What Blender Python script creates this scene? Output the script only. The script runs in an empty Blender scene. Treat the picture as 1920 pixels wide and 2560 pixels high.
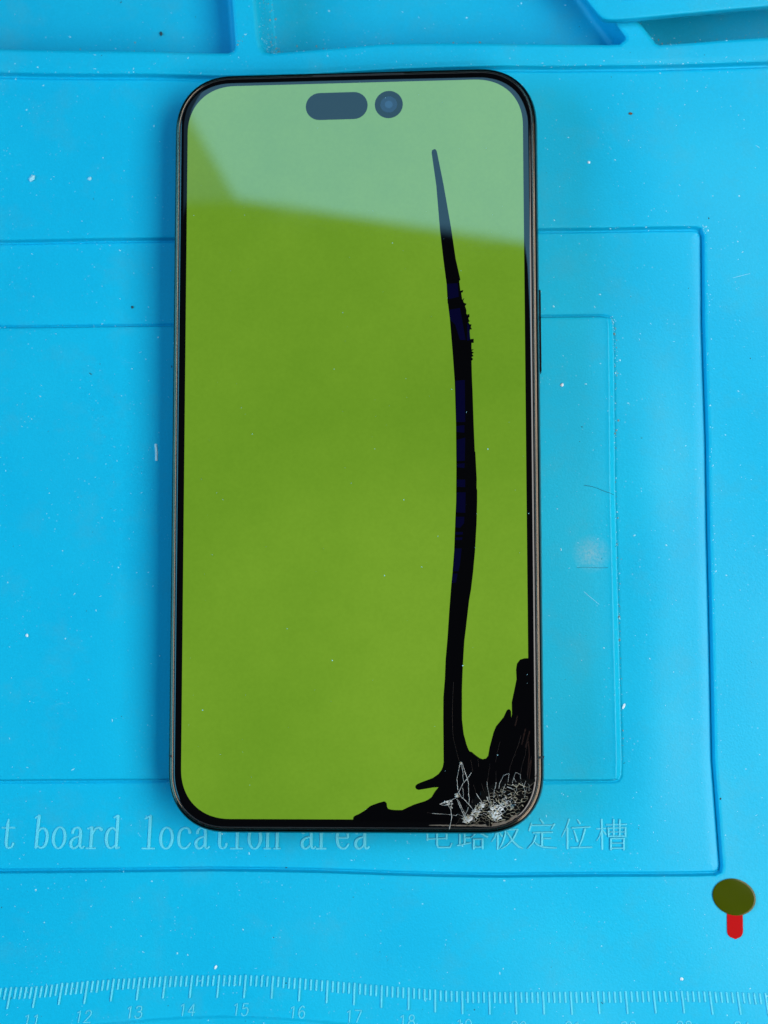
import bpy, bmesh, math, random
import numpy as np
from mathutils import Vector, Matrix

random.seed(7)
rng = np.random.default_rng(7)
MM = 0.001
scene = bpy.context.scene
col = scene.collection

# ------------------------------------------------------------------ camera
ZS = 8.25                       # height of the phone's screen above the mat, mm
CAM = np.array([30.34202841, -47.45612398, 329.70850456 + ZS])      # mm
CW = np.array([[0.997205, -0.00142, -0.074701],      # rows: camera x, y, z axes in the world
               [0.009109, 0.994671, 0.102697],
               [0.074157, -0.103091, 0.991904]])
FPX = 4400.0                    # focal length in pixels of the 1920 x 2560 photograph
cd = bpy.data.cameras.new('camera')
cam = bpy.data.objects.new('camera', cd)
col.objects.link(cam)
m = Matrix.Identity(4)
for i in range(3):
    for j in range(3):
        m[i][j] = CW[j][i]
    m[i][3] = CAM[i] * MM
cam.matrix_world = m
cd.sensor_fit = 'VERTICAL'
cd.sensor_height = 24.0
cd.lens = FPX / 2560 * 24.0
cd.clip_start = 0.01
cd.clip_end = 50
cd.dof.use_dof = True
cd.dof.focus_distance = 0.333
cd.dof.aperture_fstop = 11.5
scene.camera = cam

# ------------------------------------------------------------------ world, lamps, exposure
w = bpy.data.worlds.new('World')
scene.world = w
w.use_nodes = True
bg = w.node_tree.nodes['Background']
bg.inputs[0].default_value = (0.80, 0.90, 1.0, 1)
bg.inputs[1].default_value = 0.02
scene.view_settings.view_transform = 'Standard'
scene.view_settings.look = 'None'
scene.view_settings.exposure = 0
scene.view_settings.gamma = 1


def rect_lamp(name, p1, e1, e2, l1, l2, radiance, color):
    """rectangular window lamp: corner p1, unit edges e1, e2 (metres); it shines towards the phone"""
    e1 = Vector(e1).normalized()
    e2 = Vector(e2).normalized()
    n = e1.cross(e2)
    c = Vector(p1) + e1 * l1 / 2 + e2 * l2 / 2
    if n.dot(c) < 0:            # local +z points away from the phone
        n = -n
        e1, e2, l1, l2 = e2, e1, l2, l1
        n = e1.cross(e2)
    ld = bpy.data.lights.new(name, 'AREA')
    ld.shape = 'RECTANGLE'
    ld.size, ld.size_y = l1, l2
    ld.energy = radiance * math.pi * l1 * l2
    ld.color = color
    o = bpy.data.objects.new(name, ld)
    mm = Matrix.Identity(4)
    for i in range(3):
        mm[i][0], mm[i][1], mm[i][2], mm[i][3] = e1[i], e2[i], n[i], c[i]
    o.matrix_world = mm
    col.objects.link(o)
    return o


def ray(px, py):
    d = np.array([(px - 960) / FPX, -(py - 1280) / FPX, -1.0])
    return CW.T @ d


def at(px, py, z=0.0):
    """point of the photograph laid on the horizontal plane z (mm)"""
    d = ray(px, py)
    return CAM + d * (z - CAM[2]) / d[2]


Q1, Q2, Q3 = (-0.271, 0.484, 1.519), (-0.389, 0.534, 1.697), (-0.309, 0.557, 1.473)
QE1 = tuple(b - a for a, b in zip(Q1, Q2))
QE2 = tuple(b - a for a, b in zip(Q1, Q3))
P1, P2, P3 = (-0.253, 0.457, 1.424), (0.043, 0.438, 1.549), (-0.346, 0.624, 1.671)
E1 = tuple(b - a for a, b in zip(P1, P2))
E2 = tuple(b - a for a, b in zip(P1, P3))
rect_lamp('window_light', P1, E1, E2, 2.2, 2.0, 3.0, (0.24, 0.66, 1.0))
rect_lamp('dim_window_light', Q1, QE1, QE2, 0.8, 0.5, 0.6, (0.25, 0.63, 1.0))
rect_lamp('left_window_light', (-1.0, -0.55, 0.30), (0, 1, 0), (-0.35, 0, 1), 1.1, 0.9, 6.6, (0.14, 0.64, 1.0))
rect_lamp('side_window_light', (0.42, -0.56, 0.30), (-0.03, 1, 0), (-0.3, 0, 1), 0.78, 0.37, 6.6, (1.0, 0.965, 0.93))


# ------------------------------------------------------------------ helpers
def xy(pts, z=0.0):
    return [tuple(at(p[0], p[1], z)[:2]) for p in pts]


def link(name, me, mat=None, parent=None, kind=None):
    o = bpy.data.objects.new(name, me)
    col.objects.link(o)
    if mat is not None and not me.materials:
        me.materials.append(mat)
    if parent is not None:
        o.parent = parent
    if kind:
        o['kind'] = kind
    return o


def mesh_from(name, verts, faces, mat=None, parent=None, smooth=False, kind=None, scale=MM):
    me = bpy.data.meshes.new(name)
    me.from_pydata([(v[0] * scale, v[1] * scale, v[2] * scale) for v in verts], [], faces)
    if smooth:
        me.polygons.foreach_set('use_smooth', [True] * len(me.polygons))
    me.update()
    return link(name, me, mat, parent, kind)


def tag(o, label=None, cat=None, group=None, kind=None):
    if label:
        o['label'] = label
    if cat:
        o['category'] = cat
    if group:
        o['group'] = group
    if kind:
        o['kind'] = kind
    return o


def empty(name, loc=(0, 0, 0)):
    o = bpy.data.objects.new(name, None)
    o.empty_display_size = 0.01
    o.location = loc
    col.objects.link(o)
    return o


# ------------------------------------------------------------------ materials
def mat_new(name):
    mt = bpy.data.materials.new(name)
    mt.use_nodes = True
    nt = mt.node_tree
    return mt, nt, nt.nodes['Principled BSDF']


def N(nt, typ, **kw):
    n = nt.nodes.new(typ)
    for k, v in kw.items():
        if k in n.inputs:
            n.inputs[k].default_value = v
        else:
            setattr(n, k, v)
    return n


def ramp(nt, src, p0, p1, c0=(0, 0, 0, 1), c1=(1, 1, 1, 1)):
    r = nt.nodes.new('ShaderNodeValToRGB')
    r.color_ramp.elements[0].position = p0
    r.color_ramp.elements[0].color = c0
    r.color_ramp.elements[1].position = p1
    r.color_ramp.elements[1].color = c1
    nt.links.new(src, r.inputs[0])
    return r.outputs[0]


def mix(nt, fac, a, b, blend='MIX'):
    n = nt.nodes.new('ShaderNodeMix')
    n.data_type = 'RGBA'
    n.blend_type = blend
    for sock, v in ((n.inputs[0], fac), (n.inputs[6], a), (n.inputs[7], b)):
        if hasattr(v, 'is_linked'):
            nt.links.new(v, sock)
        else:
            sock.default_value = v
    return n.outputs[2]


def objcoord(nt):
    return nt.nodes.new('ShaderNodeTexCoord').outputs['Object']


def silicone(name, base, dirty=0.0, rough=0.42):
    mt, nt, b = mat_new(name)
    co = objcoord(nt)
    big = N(nt, 'ShaderNodeTexNoise', Scale=28.0, Detail=4.0, Roughness=0.55)
    nt.links.new(co, big.inputs['Vector'])
    c = mix(nt, ramp(nt, big.outputs[0], 0.35, 0.7), (base[0], base[1] * 0.95, base[2] * 0.97, 1), (base[0] * 1.3 + .002, base[1] * 1.04, base[2] * 1.01, 1))
    # greyish handling dirt
    dn = N(nt, 'ShaderNodeTexNoise', Scale=90.0, Detail=6.0, Roughness=0.7)
    nt.links.new(co, dn.inputs['Vector'])
    dirt = ramp(nt, dn.outputs[0], 0.52 - 0.12 * dirty, 0.8, (0, 0, 0, 1), (0.22 + 0.5 * dirty,) * 3 + (1,))
    c = mix(nt, dirt, c, (0.10, 0.33, 0.38, 1))
    # mottled grain of the moulded surface
    gn = N(nt, 'ShaderNodeTexNoise', Scale=2200.0, Detail=3.0, Roughness=0.7)
    nt.links.new(co, gn.inputs['Vector'])
    c = mix(nt, ramp(nt, gn.outputs[0], 0.3, 0.7), c, (1.09, 1.09, 1.09, 1), 'MULTIPLY')
    # pale scuffs and one grey rubbed smudge beside the phone
    sn = N(nt, 'ShaderNodeTexNoise', Scale=330.0, Detail=8.0, Roughness=0.75, Distortion=1.5)
    mp = N(nt, 'ShaderNodeMapping')
    mp.inputs['Scale'].default_value = (0.45, 1.0, 1.0)
    mp.inputs['Rotation'].default_value = (0, 0, 0.6)
    nt.links.new(co, mp.inputs[0])
    nt.links.new(mp.outputs[0], sn.inputs['Vector'])
    c = mix(nt, ramp(nt, sn.outputs[0], 0.64, 0.76, (0, 0, 0, 1), (0.30,) * 3 + (1,)), c, (0.22, 0.62, 0.78, 1))
    vd = N(nt, 'ShaderNodeVectorMath', operation='DISTANCE')
    vd.inputs[1].default_value = tuple(at(1479, 1384, 0)[:2] * MM) + (0.0,)
    nt.links.new(co, vd.inputs[0])
    near = ramp(nt, vd.outputs['Value'], 0.0002, 0.0010, (1, 1, 1, 1), (0, 0, 0, 1))
    sm1 = N(nt, 'ShaderNodeMath', operation='MULTIPLY')
    nt.links.new(near, sm1.inputs[0])
    nt.links.new(ramp(nt, gn.outputs[0], 0.30, 0.62), sm1.inputs[1])
    sm2 = N(nt, 'ShaderNodeMath', operation='MULTIPLY')
    nt.links.new(sm1.outputs[0], sm2.inputs[0])
    sm2.inputs[1].default_value = 0.55
    c = mix(nt, sm2.outputs[0], c, (0.36, 0.52, 0.56, 1))
    # fine dust specks
    fine = N(nt, 'ShaderNodeTexVoronoi', Scale=900.0)
    nt.links.new(co, fine.inputs['Vector'])
    wn = N(nt, 'ShaderNodeTexNoise', Scale=160.0, Detail=2.0)
    nt.links.new(co, wn.inputs['Vector'])
    sp = ramp(nt, fine.outputs['Distance'], 0.06, 0.16, (1, 1, 1, 1), (0, 0, 0, 1))
    sel = ramp(nt, wn.outputs[0], 0.5, 0.68)
    mul = N(nt, 'ShaderNodeMath', operation='MULTIPLY')
    nt.links.new(sp, mul.inputs[0])
    nt.links.new(sel, mul.inputs[1])
    mul2 = N(nt, 'ShaderNodeMath', operation='MULTIPLY')
    nt.links.new(mul.outputs[0], mul2.inputs[0])
    mul2.inputs[1].default_value = 0.45
    c = mix(nt, mul2.outputs[0], c, (0.35, 0.72, 0.85, 1))
    nt.links.new(c, b.inputs['Base Color'])
    b.inputs['Roughness'].default_value = rough
    b.inputs['Specular IOR Level'].default_value = 0.33
    bn = N(nt, 'ShaderNodeTexNoise', Scale=2600.0, Detail=3.0)
    nt.links.new(co, bn.inputs['Vector'])
    bn2 = N(nt, 'ShaderNodeTexNoise', Scale=40.0, Detail=2.0)
    nt.links.new(co, bn2.inputs['Vector'])
    bu = N(nt, 'ShaderNodeBump', Strength=0.25, Distance=0.00012)
    nt.links.new(bn.outputs[0], bu.inputs['Height'])
    bu2 = N(nt, 'ShaderNodeBump', Strength=0.3, Distance=0.0006)
    nt.links.new(bn2.outputs[0], bu2.inputs['Height'])
    nt.links.new(bu.outputs[0], bu2.inputs['Normal'])
    nt.links.new(bu2.outputs[0], b.inputs['Normal'])
    return mt


def simple(name, color, rough=0.5, metal=0.0, spec=0.5, noise=0.0, nscale=400.0, emit=None):
    mt, nt, b = mat_new(name)
    b.inputs['Roughness'].default_value = rough
    b.inputs['Metallic'].default_value = metal
    b.inputs['Specular IOR Level'].default_value = spec
    if noise:
        co = objcoord(nt)
        n = N(nt, 'ShaderNodeTexNoise', Scale=nscale, Detail=4.0)
        nt.links.new(co, n.inputs['Vector'])
        c = mix(nt, n.outputs[0], tuple(x * (1 - noise) for x in color) + (1,), tuple(min(1, x * (1 + noise)) for x in color) + (1,))
        nt.links.new(c, b.inputs['Base Color'])
    else:
        b.inputs['Base Color'].default_value = (*color, 1)
    if emit:
        b.inputs['Emission Color'].default_value = (*emit, 1)
        b.inputs['Emission Strength'].default_value = 1.0
    return mt


BLUE = (0.001, 0.462, 0.70)
M_MAT = silicone('blue_silicone', BLUE)
M_TRAY = silicone('blue_silicone_dusty', (0.002, 0.43, 0.65), dirty=0.1)
M_RELIEF = silicone('blue_silicone_relief', (0.11, 0.635, 0.775), rough=0.42)

M_GLASS = simple('black_cover_glass', (0.0015, 0.0015, 0.002), rough=0.015, spec=0.55)
M_DEAD = simple('dead_pixels_black', (0.001, 0.001, 0.0015), rough=0.015, spec=0.55)
M_GLITCH = simple('blue_glow', (0.001, 0.001, 0.0015), rough=0.015, spec=0.55, emit=(0.0002, 0.0002, 0.018))
M_FRAME = simple('graphite_metal', (0.075, 0.061, 0.047), rough=0.15, metal=1.0, noise=0.35, nscale=160)
M_RIM = simple('gold_rim_metal', (0.15, 0.12, 0.09), rough=0.11, metal=1.0, noise=0.2, nscale=120)
M_GASKET = simple('grey_gasket', (0.028, 0.028, 0.03), rough=0.4)
M_BAND = simple('dark_antenna_plastic', (0.012, 0.012, 0.013), rough=0.5)
M_BUTTON = simple('button_metal', (0.02, 0.018, 0.017), rough=0.3, metal=1.0)
M_BACK = simple('back_glass', (0.02, 0.02, 0.022), rough=0.3)
M_LENS = simple('camera_lens_coating_glint', (0.008, 0.030, 0.085), rough=0.05, spec=0.8)  # blue lens coating, lightened so its colour carries a glint
M_SHARD = simple('shattered_black_glass', (0.004, 0.004, 0.004), rough=0.05, spec=0.6)
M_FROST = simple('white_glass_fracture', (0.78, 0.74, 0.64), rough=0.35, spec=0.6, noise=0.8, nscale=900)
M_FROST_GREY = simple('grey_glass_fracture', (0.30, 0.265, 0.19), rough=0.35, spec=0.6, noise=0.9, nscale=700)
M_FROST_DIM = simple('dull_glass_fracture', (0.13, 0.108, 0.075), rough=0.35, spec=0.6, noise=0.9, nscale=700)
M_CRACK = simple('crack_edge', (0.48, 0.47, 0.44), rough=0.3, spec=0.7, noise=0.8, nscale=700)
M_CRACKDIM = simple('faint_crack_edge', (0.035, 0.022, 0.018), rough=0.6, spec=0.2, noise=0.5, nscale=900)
M_RUST = simple('reddish_crack_sheen', (0.010, 0.003, 0.0015), rough=0.7, spec=0.1, noise=0.6, nscale=900)
M_ADH = simple('exposed_brown_adhesive', (0.13, 0.10, 0.075), rough=0.55, noise=0.6, nscale=1200)
M_DUST = simple('pale_dust', (0.36, 0.74, 0.86), rough=0.8)
M_LINT = simple('white_lint', (0.75, 0.88, 0.92), rough=0.8)
M_DARKDUST = simple('dark_grit', (0.02, 0.05, 0.06), rough=0.8)
M_HAIR = simple('dark_hair', (0.004, 0.10, 0.17), rough=0.7)
M_BROWN = simple('brown_crumb', (0.16, 0.07, 0.03), rough=0.8)
M_OLIVE = simple('olive_film', (0.052, 0.068, 0.0003), rough=0.14, spec=0.25, noise=0.12, nscale=120)
M_RED = simple('red_film', (0.50, 0.0005, 0.002), rough=0.5, spec=0.08)


def screen_mat():
    mt, nt, b = mat_new('green_display')
    co = objcoord(nt)
    n = N(nt, 'ShaderNodeTexNoise', Scale=17.0, Detail=6.0, Roughness=0.62)
    nt.links.new(co, n.inputs['Vector'])
    c = mix(nt, ramp(nt, n.outputs[0], 0.38, 0.64), (0.138, 0.305, 0.0135, 1), (0.172, 0.352, 0.019, 1))
    g = N(nt, 'ShaderNodeTexNoise', Scale=1500.0, Detail=2.0)
    nt.links.new(co, g.inputs['Vector'])
    c = mix(nt, ramp(nt, g.outputs[0], 0.3, 0.7), c, (1.06, 1.05, 1.1, 1), 'MULTIPLY')
    sx = nt.nodes.new('ShaderNodeSeparateXYZ')
    nt.links.new(co, sx.inputs[0])
    gr = N(nt, 'ShaderNodeMapRange')
    gr.inputs['From Min'].default_value, gr.inputs['From Max'].default_value = -0.06, 0.05
    gr.inputs['To Min'].default_value, gr.inputs['To Max'].default_value = 1.0, 0.0
    nt.links.new(sx.outputs[1], gr.inputs[0])
    c = mix(nt, 1.0, c, mix(nt, gr.outputs[0], (0.92, 0.94, 0.92, 1), (1.06, 1.04, 1.10, 1)), 'MULTIPLY')
    nt.links.new(c, b.inputs['Emission Color'])
    b.inputs['Emission Strength'].default_value = 0.94
    b.inputs['Base Color'].default_value = (0.004, 0.006, 0.003, 1)
    sm = N(nt, 'ShaderNodeTexNoise', Scale=60.0, Detail=6.0, Roughness=0.65, Distortion=0.6)
    nt.links.new(co, sm.inputs['Vector'])
    mr = N(nt, 'ShaderNodeMapRange')
    mr.inputs['To Min'].default_value = 0.01
    mr.inputs['To Max'].default_value = 0.05
    nt.links.new(sm.outputs[0], mr.inputs['Value'])
    nt.links.new(mr.outputs[0], b.inputs['Roughness'])
    b.inputs['Specular IOR Level'].default_value = 1.0
    return mt


M_SCREEN = screen_mat()

# ================================================================== the mat
def poly_sd(pts, X, Y):
    """signed distance (negative inside) of the points X, Y to a closed polygon"""
    P = np.array(pts)
    d2 = np.full(X.shape, 1e9)
    inside = np.zeros(X.shape, bool)
    n = len(P)
    for i in range(n):
        ax, ay = P[i]
        bx, by = P[(i + 1) % n]
        ex, ey = bx - ax, by - ay
        t = np.clip(((X - ax) * ex + (Y - ay) * ey) / (ex * ex + ey * ey + 1e-12), 0, 1)
        d2 = np.minimum(d2, (X - ax - t * ex) ** 2 + (Y - ay - t * ey) ** 2)
        if ay != by:
            c = ((ay > Y) != (by > Y)) & (X < ex * (Y - ay) / (ey if ey else 1e-12) + ax)
            inside ^= c
    d = np.sqrt(d2)
    return np.where(inside, -d, d)


def chaikin(pts, n=2, closed=True):
    for _ in range(n):
        out = []
        k = len(pts)
        for i in range(k if closed else k - 1):
            a, b = pts[i], pts[(i + 1) % k]
            out.append((a[0] * .75 + b[0] * .25, a[1] * .75 + b[1] * .25))
            out.append((a[0] * .25 + b[0] * .75, a[1] * .25 + b[1] * .75))
        pts = out if closed else [pts[0]] + out + [pts[-1]]
    return pts


RECESS = xy([(-1100, 612), (0, 600), (437, 596), (1000, 585), (1341, 573), (1735, 569), (1752, 573), (1759, 590), (1761, 809), (1771, 1100),
             (1774, 1331), (1780, 1601), (1786, 1900), (1797, 2045), (1806, 2165), (1803, 2180), (1788, 2187), (1730, 2188), (1538, 2189), (1249, 2192),
             (1100, 2190), (960, 2186), (800, 2180), (650, 2177), (521, 2176), (300, 2179), (0, 2182), (-1100, 2195)], -0.4)
PANEL = xy([(-1100, 830), (0, 818.5), (221, 817), (437, 815), (900, 803), (1347, 793), (1508, 791), (1524, 795), (1529, 810), (1531, 950), (1533, 1216),
            (1540, 1486), (1546, 1756), (1549, 1900), (1548, 1938), (1543, 1947), (1530, 1950), (1359, 1951), (900, 1950), (422, 1948), (0, 1951), (-1100, 1960)], -0.3)
RIDGE = xy([(-1500, 178), (0, 184), (200, 186), (347, 188), (550, 193), (760, 190), (1000, 176), (1249, 168), (1423, 169), (1597, 168), (1712, 164), (1920, 157), (3200, 140),
            (3200, -1500), (-1500, -1500)], 0.8)
TRAYS = [xy(p, 1.5) for p in (
    [(-1200, 120), (0, 122), (150, 124), (300, 127), (405, 130), (521, 134), (570, 134), (584, 129), (589, 118), (587, 87), (580, 0), (565, -160), (520, -500), (-1200, -500)],
    [(637, 0), (645, 87), (651, 118), (659, 130), (675, 134), (752, 128), (868, 118), (960, 110), (1100, 108), (1191, 108), (1365, 111), (1520, 114), (1550, 112), (1564, 100), (1565, 92), (1550, 72),
     (1500, 5), (1440, -80), (1390, -500), (640, -500), (625, -160)],
    [(1591, 50), (1636, 108), (1648, 113), (1712, 108), (1820, 100), (1920, 94), (2600, 60), (2600, -600), (1500, -600), (1520, -60)])]
BLOCK = xy([(1395, -110), (1463, 0), (1498, 42), (1508, 49), (1530, 52), (1600, 47), (1720, 35), (1920, 17), (2500, -30), (2500, -420), (1300, -420)], 4.0)
BLOCKPIT = xy([(1530, -60), (1548, -8), (1556, 2), (1570, 4), (1700, -6), (2100, -35), (2100, -300), (1500, -300)], 4.0)
LIP = xy([(-900, 2760), (-200, 2640), (0, 2600), (150, 2575), (220, 2562), (400, 2545.5), (480, 2541), (560, 2539), (660, 2541), (760, 2546), (930, 2561), (1100, 2580), (1500, 2610), (2900, 2620), (2900, 2900), (-900, 2900)], 0.3)

PHX, PHY, PHR = 35.35, 73.3, 11.6           # the phone's half width, half height and corner radius, mm


def smooth(sd, wdt):
    t = np.clip((wdt / 2 - sd) / wdt, 0, 1)
    return t * t * (3 - 2 * t)


def phone_sd(X, Y):
    qx = np.abs(X) - (PHX - PHR)
    qy = np.abs(Y) - (PHY - PHR)
    return np.hypot(np.maximum(qx, 0), np.maximum(qy, 0)) + np.minimum(np.maximum(qx, qy), 0) - PHR


def mat_height(X, Y):
    sd = {'recess': poly_sd(RECESS, X, Y), 'panel': poly_sd(PANEL, X, Y), 'ridge': poly_sd(RIDGE, X, Y),
          'lip': poly_sd(LIP, X, Y)}
    for i, t in enumerate(TRAYS):
        sd['tray%d' % i] = poly_sd(t, X, Y)
        sd['traydx%d' % i] = np.clip((poly_sd(t, X + 0.04, Y) - sd['tray%d' % i]) / 0.04, -1, 1)
    east = {k: np.clip((poly_sd(q, X + 0.04, Y) - sd[k]) / 0.04, 0, 1) ** 2 for k, q in (('recess', RECESS), ('panel', PANEL))}
    ph = np.clip((phone_sd(X, Y) - 1) / 22, 0, 1)
    ph = ph * ph * (3 - 2 * ph)
    z = ph * (0.55 * np.sin(X * 0.075 + 0.6) * np.cos(Y * 0.05 + 0.3) + 0.18 * np.sin(X * 0.16 + Y * 0.09) - 0.15)
    gx, gy = at(760, 2530)[:2]
    z = z + 2.0 * np.exp(-((X - gx) / 75) ** 2 - ((Y - gy) / 12.5) ** 2)
    rx = at(1620, 1500)[0]
    ry0, ry1 = at(1620, 2150)[1], at(1620, 640)[1]
    z = z + ph * 0.75 * np.exp(-((X - rx) / 8.0) ** 2) * np.clip((Y - ry0) / 25, 0, 1) * np.clip((ry1 - Y) / 35, 0, 1)
    z = z - (0.95 + 0.15 * east['recess'] * np.exp(-((sd['recess'] + 0.5) / 1.2) ** 2)) * smooth(sd['recess'] + 0.15 * east['recess'] * np.exp(-(sd['recess'] / 1.5) ** 2), 0.36 + 0.25 * east['recess']) - 0.1 * smooth(sd['recess'] - 0.3, 0.8) + 0.95 * smooth(sd['panel'] + 0.2 * east['panel'] * np.exp(-(sd['panel'] / 1.5) ** 2), 0.36 + 0.7 * east['panel']) + 0.06 * east['panel'] * np.exp(-((sd['panel'] + 0.6) / 0.4) ** 2) + 0.1 * smooth(sd['panel'] + 0.35, 0.9)
    z = z - 0.40 * np.exp(-((sd['recess'] + 0.36) / 0.24) ** 2) - 0.36 * (1 - 0.7 * east['panel']) * np.exp(-((sd['panel'] - 0.36) / 0.22) ** 2) - 0.45 * np.exp(-((sd['ridge'] - 0.3) / 0.3) ** 2)
    z = z + 1.5 * smooth(sd['ridge'] + 0.1, 0.3) + 0.2 * smooth(sd['ridge'] + 2.0, 4.0) - 0.25 * smooth(sd['ridge'] + 0.15, 0.9) * (1 - smooth(sd['ridge'] + 0.8, 1.2))
    for i in range(3):
        s = sd['tray%d' % i]
        z = z - 0.25 * smooth(s - 0.25, 0.8) - 7.0 * smooth(s + 0.42 + 0.9 * np.maximum(0, -sd['traydx%d' % i]), 0.8 + 1.8 * np.maximum(0, -sd['traydx%d' % i])) - 0.9 * smooth(s + 1.3, 1.6)
    z = z + 0.4 * smooth(sd['lip'], 0.8)
    return z, sd


def axis(lo, hi, flo, fhi, fine, coarse):
    return np.concatenate([np.arange(lo, flo, coarse), np.arange(flo, fhi, fine), np.arange(fhi, hi + coarse, coarse)])


def grid_axis(lo, hi, flo, fhi, mid, bands, fine, coarse):
    out = [lo]
    while out[-1] < hi:
        p = out[-1]
        st = coarse if (p < flo - 1 or p > fhi) else mid
        for b0, b1 in bands:
            if b0 <= p < b1:
                st = fine
        out.append(p + st)
    return np.array(out)


def band(pts, ax, pad=0.9):
    v = [p[ax] for p in pts]
    return (min(v) - pad, max(v) + pad)


gx = grid_axis(-130, 130, -81, 88, 0.36, [band(RECESS[7:15], 0), band(PANEL[7:15], 0), band(TRAYS[0][7:11], 0), band(TRAYS[1][0:5], 0), band(TRAYS[1][12:16], 0), band(TRAYS[2][0:3], 0)], 0.11, 3.5)
gy = grid_axis(-150, 128, -116, 98, 0.36, [band(RIDGE[1:12], 1), band(TRAYS[0][1:9], 1), band(TRAYS[1][3:13], 1), band(RECESS[1:8], 1, 0.7), band(PANEL[1:9], 1, 0.7), band(PANEL[14:21], 1, 0.7), band(RECESS[14:27], 1, 0.7), band(LIP[4:11], 1, 0.5)], 0.10, 3.5)
GX, GY = np.meshgrid(gx, gy)
GZ, SD = mat_height(GX, GY)
nx, ny = len(gx), len(gy)
V = np.stack([GX, GY, GZ], -1).reshape(-1, 3) * MM
ii, jj = np.meshgrid(np.arange(nx - 1), np.arange(ny - 1))
a = (jj * nx + ii).ravel()
F = np.stack([a, a + 1, a + nx + 1, a + nx], 1)


def fc(k):
    s = SD[k]
    return ((s[:-1, :-1] + s[1:, 1:]) / 2).ravel()


region = np.zeros(len(F), int)                           # border
region[fc('recess') < -1.0] = 1                         # recessed area
region[fc('panel') < 0.9] = 2                           # raised panel
region[fc('ridge') < 1.4] = 3                            # divider rim
for i in range(3):
    region[fc('tray%d' % i) < 0.2] = 4 + i
region[fc('lip') < 0.36] = 9

repair_mat = empty('repair_mat', (0, 0, 0))
tag(repair_mat, 'bright blue silicone work mat lying under the phone, moulded with trays, a ruler and lettering', 'mat')


def sub_mesh(name, mask, mt):
    f = F[mask]
    u, inv = np.unique(f, return_inverse=True)
    inv = inv.reshape(f.shape)
    me = bpy.data.meshes.new(name)
    me.vertices.add(len(u))
    me.vertices.foreach_set('co', V[u].astype(np.float32).ravel())
    me.loops.add(f.size)
    me.loops.foreach_set('vertex_index', inv.astype(np.int32).ravel())
    me.polygons.add(len(f))
    me.polygons.foreach_set('loop_start', (np.arange(len(f)) * 4).astype(np.int32))
    me.polygons.foreach_set('loop_total', np.full(len(f), 4, np.int32))
    me.polygons.foreach_set('use_smooth', np.ones(len(f), bool))
    me.update()
    me.validate()
    return link(name, me, mt, repair_mat)


border = sub_mesh('border', region == 0, M_MAT)
sub_mesh('recessed_area', region == 1, M_MAT)
sub_mesh('raised_panel', region == 2, M_MAT)
sub_mesh('tray_rim', region == 3, M_MAT)
for i in range(3):
    sub_mesh('tray', region == 4 + i, M_TRAY)
sub_mesh('ruler_lip', region == 9, M_MAT)
# underside and rim of the mat
e = [(j * nx) for j in range(ny)]
loop = [i for i in range(nx)] + [j * nx + nx - 1 for j in range(1, ny)] + [(ny - 1) * nx + i for i in range(nx - 2, -1, -1)] + [j * nx for j in range(ny - 2, 0, -1)]
top = [tuple(V[i] / MM) for i in loop]
bot = [(p[0], p[1], -10.0) for p in top]
k = len(top)
mesh_from('mat_underside', top + bot, [(i, i + k, (i + 1) % k + k, (i + 1) % k) for i in range(k)] + [tuple(range(2 * k - 1, k - 1, -1))], M_MAT, repair_mat)


def hz(pts):
    """height of the mat at points (mm)"""
    P = np.array(pts, float)
    return mat_height(P[:, 0], P[:, 1])[0]


# the corner of a second silicone tray that lies over the moulded trays at the upper right
tray2 = empty('silicone_tray', tuple(np.append(np.mean(BLOCK, axis=0), 2.2) * MM))
tag(tray2, 'corner of a separate blue silicone tray lying over the mat trays at upper right', 'tray')


def slab(name, pts, z0, z1, mt, parent, r=0.45, seg=4):
    """rounded-edge slab with the outline pts (mm), relative to the parent"""
    o3 = np.array(parent.location) / MM
    k = len(pts)
    me = bpy.data.meshes.new(name)
    me.from_pydata([((p[0] - o3[0]) * MM, (p[1] - o3[1]) * MM, (z - o3[2]) * MM) for z in (z0, z1) for p in pts], [], [tuple(range(k - 1, -1, -1)), tuple(range(k, 2 * k))] + [(i, (i + 1) % k, (i + 1) % k + k, i + k) for i in range(k)])
    bm = bmesh.new()
    bm.from_mesh(me)
    bmesh.ops.recalc_face_normals(bm, faces=bm.faces[:])
    rim = [e for e in bm.edges if abs(e.verts[0].co.z - e.verts[1].co.z) < 1e-7]
    bmesh.ops.bevel(bm, geom=rim, offset=r * MM, segments=seg, affect='EDGES', profile=0.5)
    for f in bm.faces:
        f.smooth = True
    bm.to_mesh(me)
    bm.free()
    return link(name, me, mt, parent)


slab('tray_floor', chaikin(BLOCK, 2), 2.25, 4.6, M_MAT, tray2)
slab('tray_bulge', chaikin(BLOCKPIT, 2), 4.5, 5.3, M_MAT, tray2, r=0.35)

def on_mat(pts):
    """points of the photograph laid on the moulded surface of the mat -> list of (x, y)"""
    P = np.array([p[:2] for p in pts], float)
    d = np.stack([(P[:, 0] - 960) / FPX, -(P[:, 1] - 1280) / FPX, -np.ones(len(P))], 1) @ CW
    z = np.zeros(len(P))
    for _ in range(3):
        q = CAM + d * ((z - CAM[2]) / d[:, 2])[:, None]
        z = mat_height(q[:, 0], q[:, 1])[0]
    q = CAM + d * ((z - CAM[2]) / d[:, 2])[:, None]
    return [tuple(a) for a in q[:, :2]]


# ------------------------------------------------------------------ relief strokes
def resample(pts, step):
    out = [tuple(pts[0])]
    for a, b in zip(pts[:-1], pts[1:]):
        L = math.hypot(b[0] - a[0], b[1] - a[1])
        n = max(1, int(round(L / step)))
        for i in range(1, n + 1):
            t = i / n
            out.append(tuple(a[j] + (b[j] - a[j]) * t for j in range(len(a))))
    return out


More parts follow.
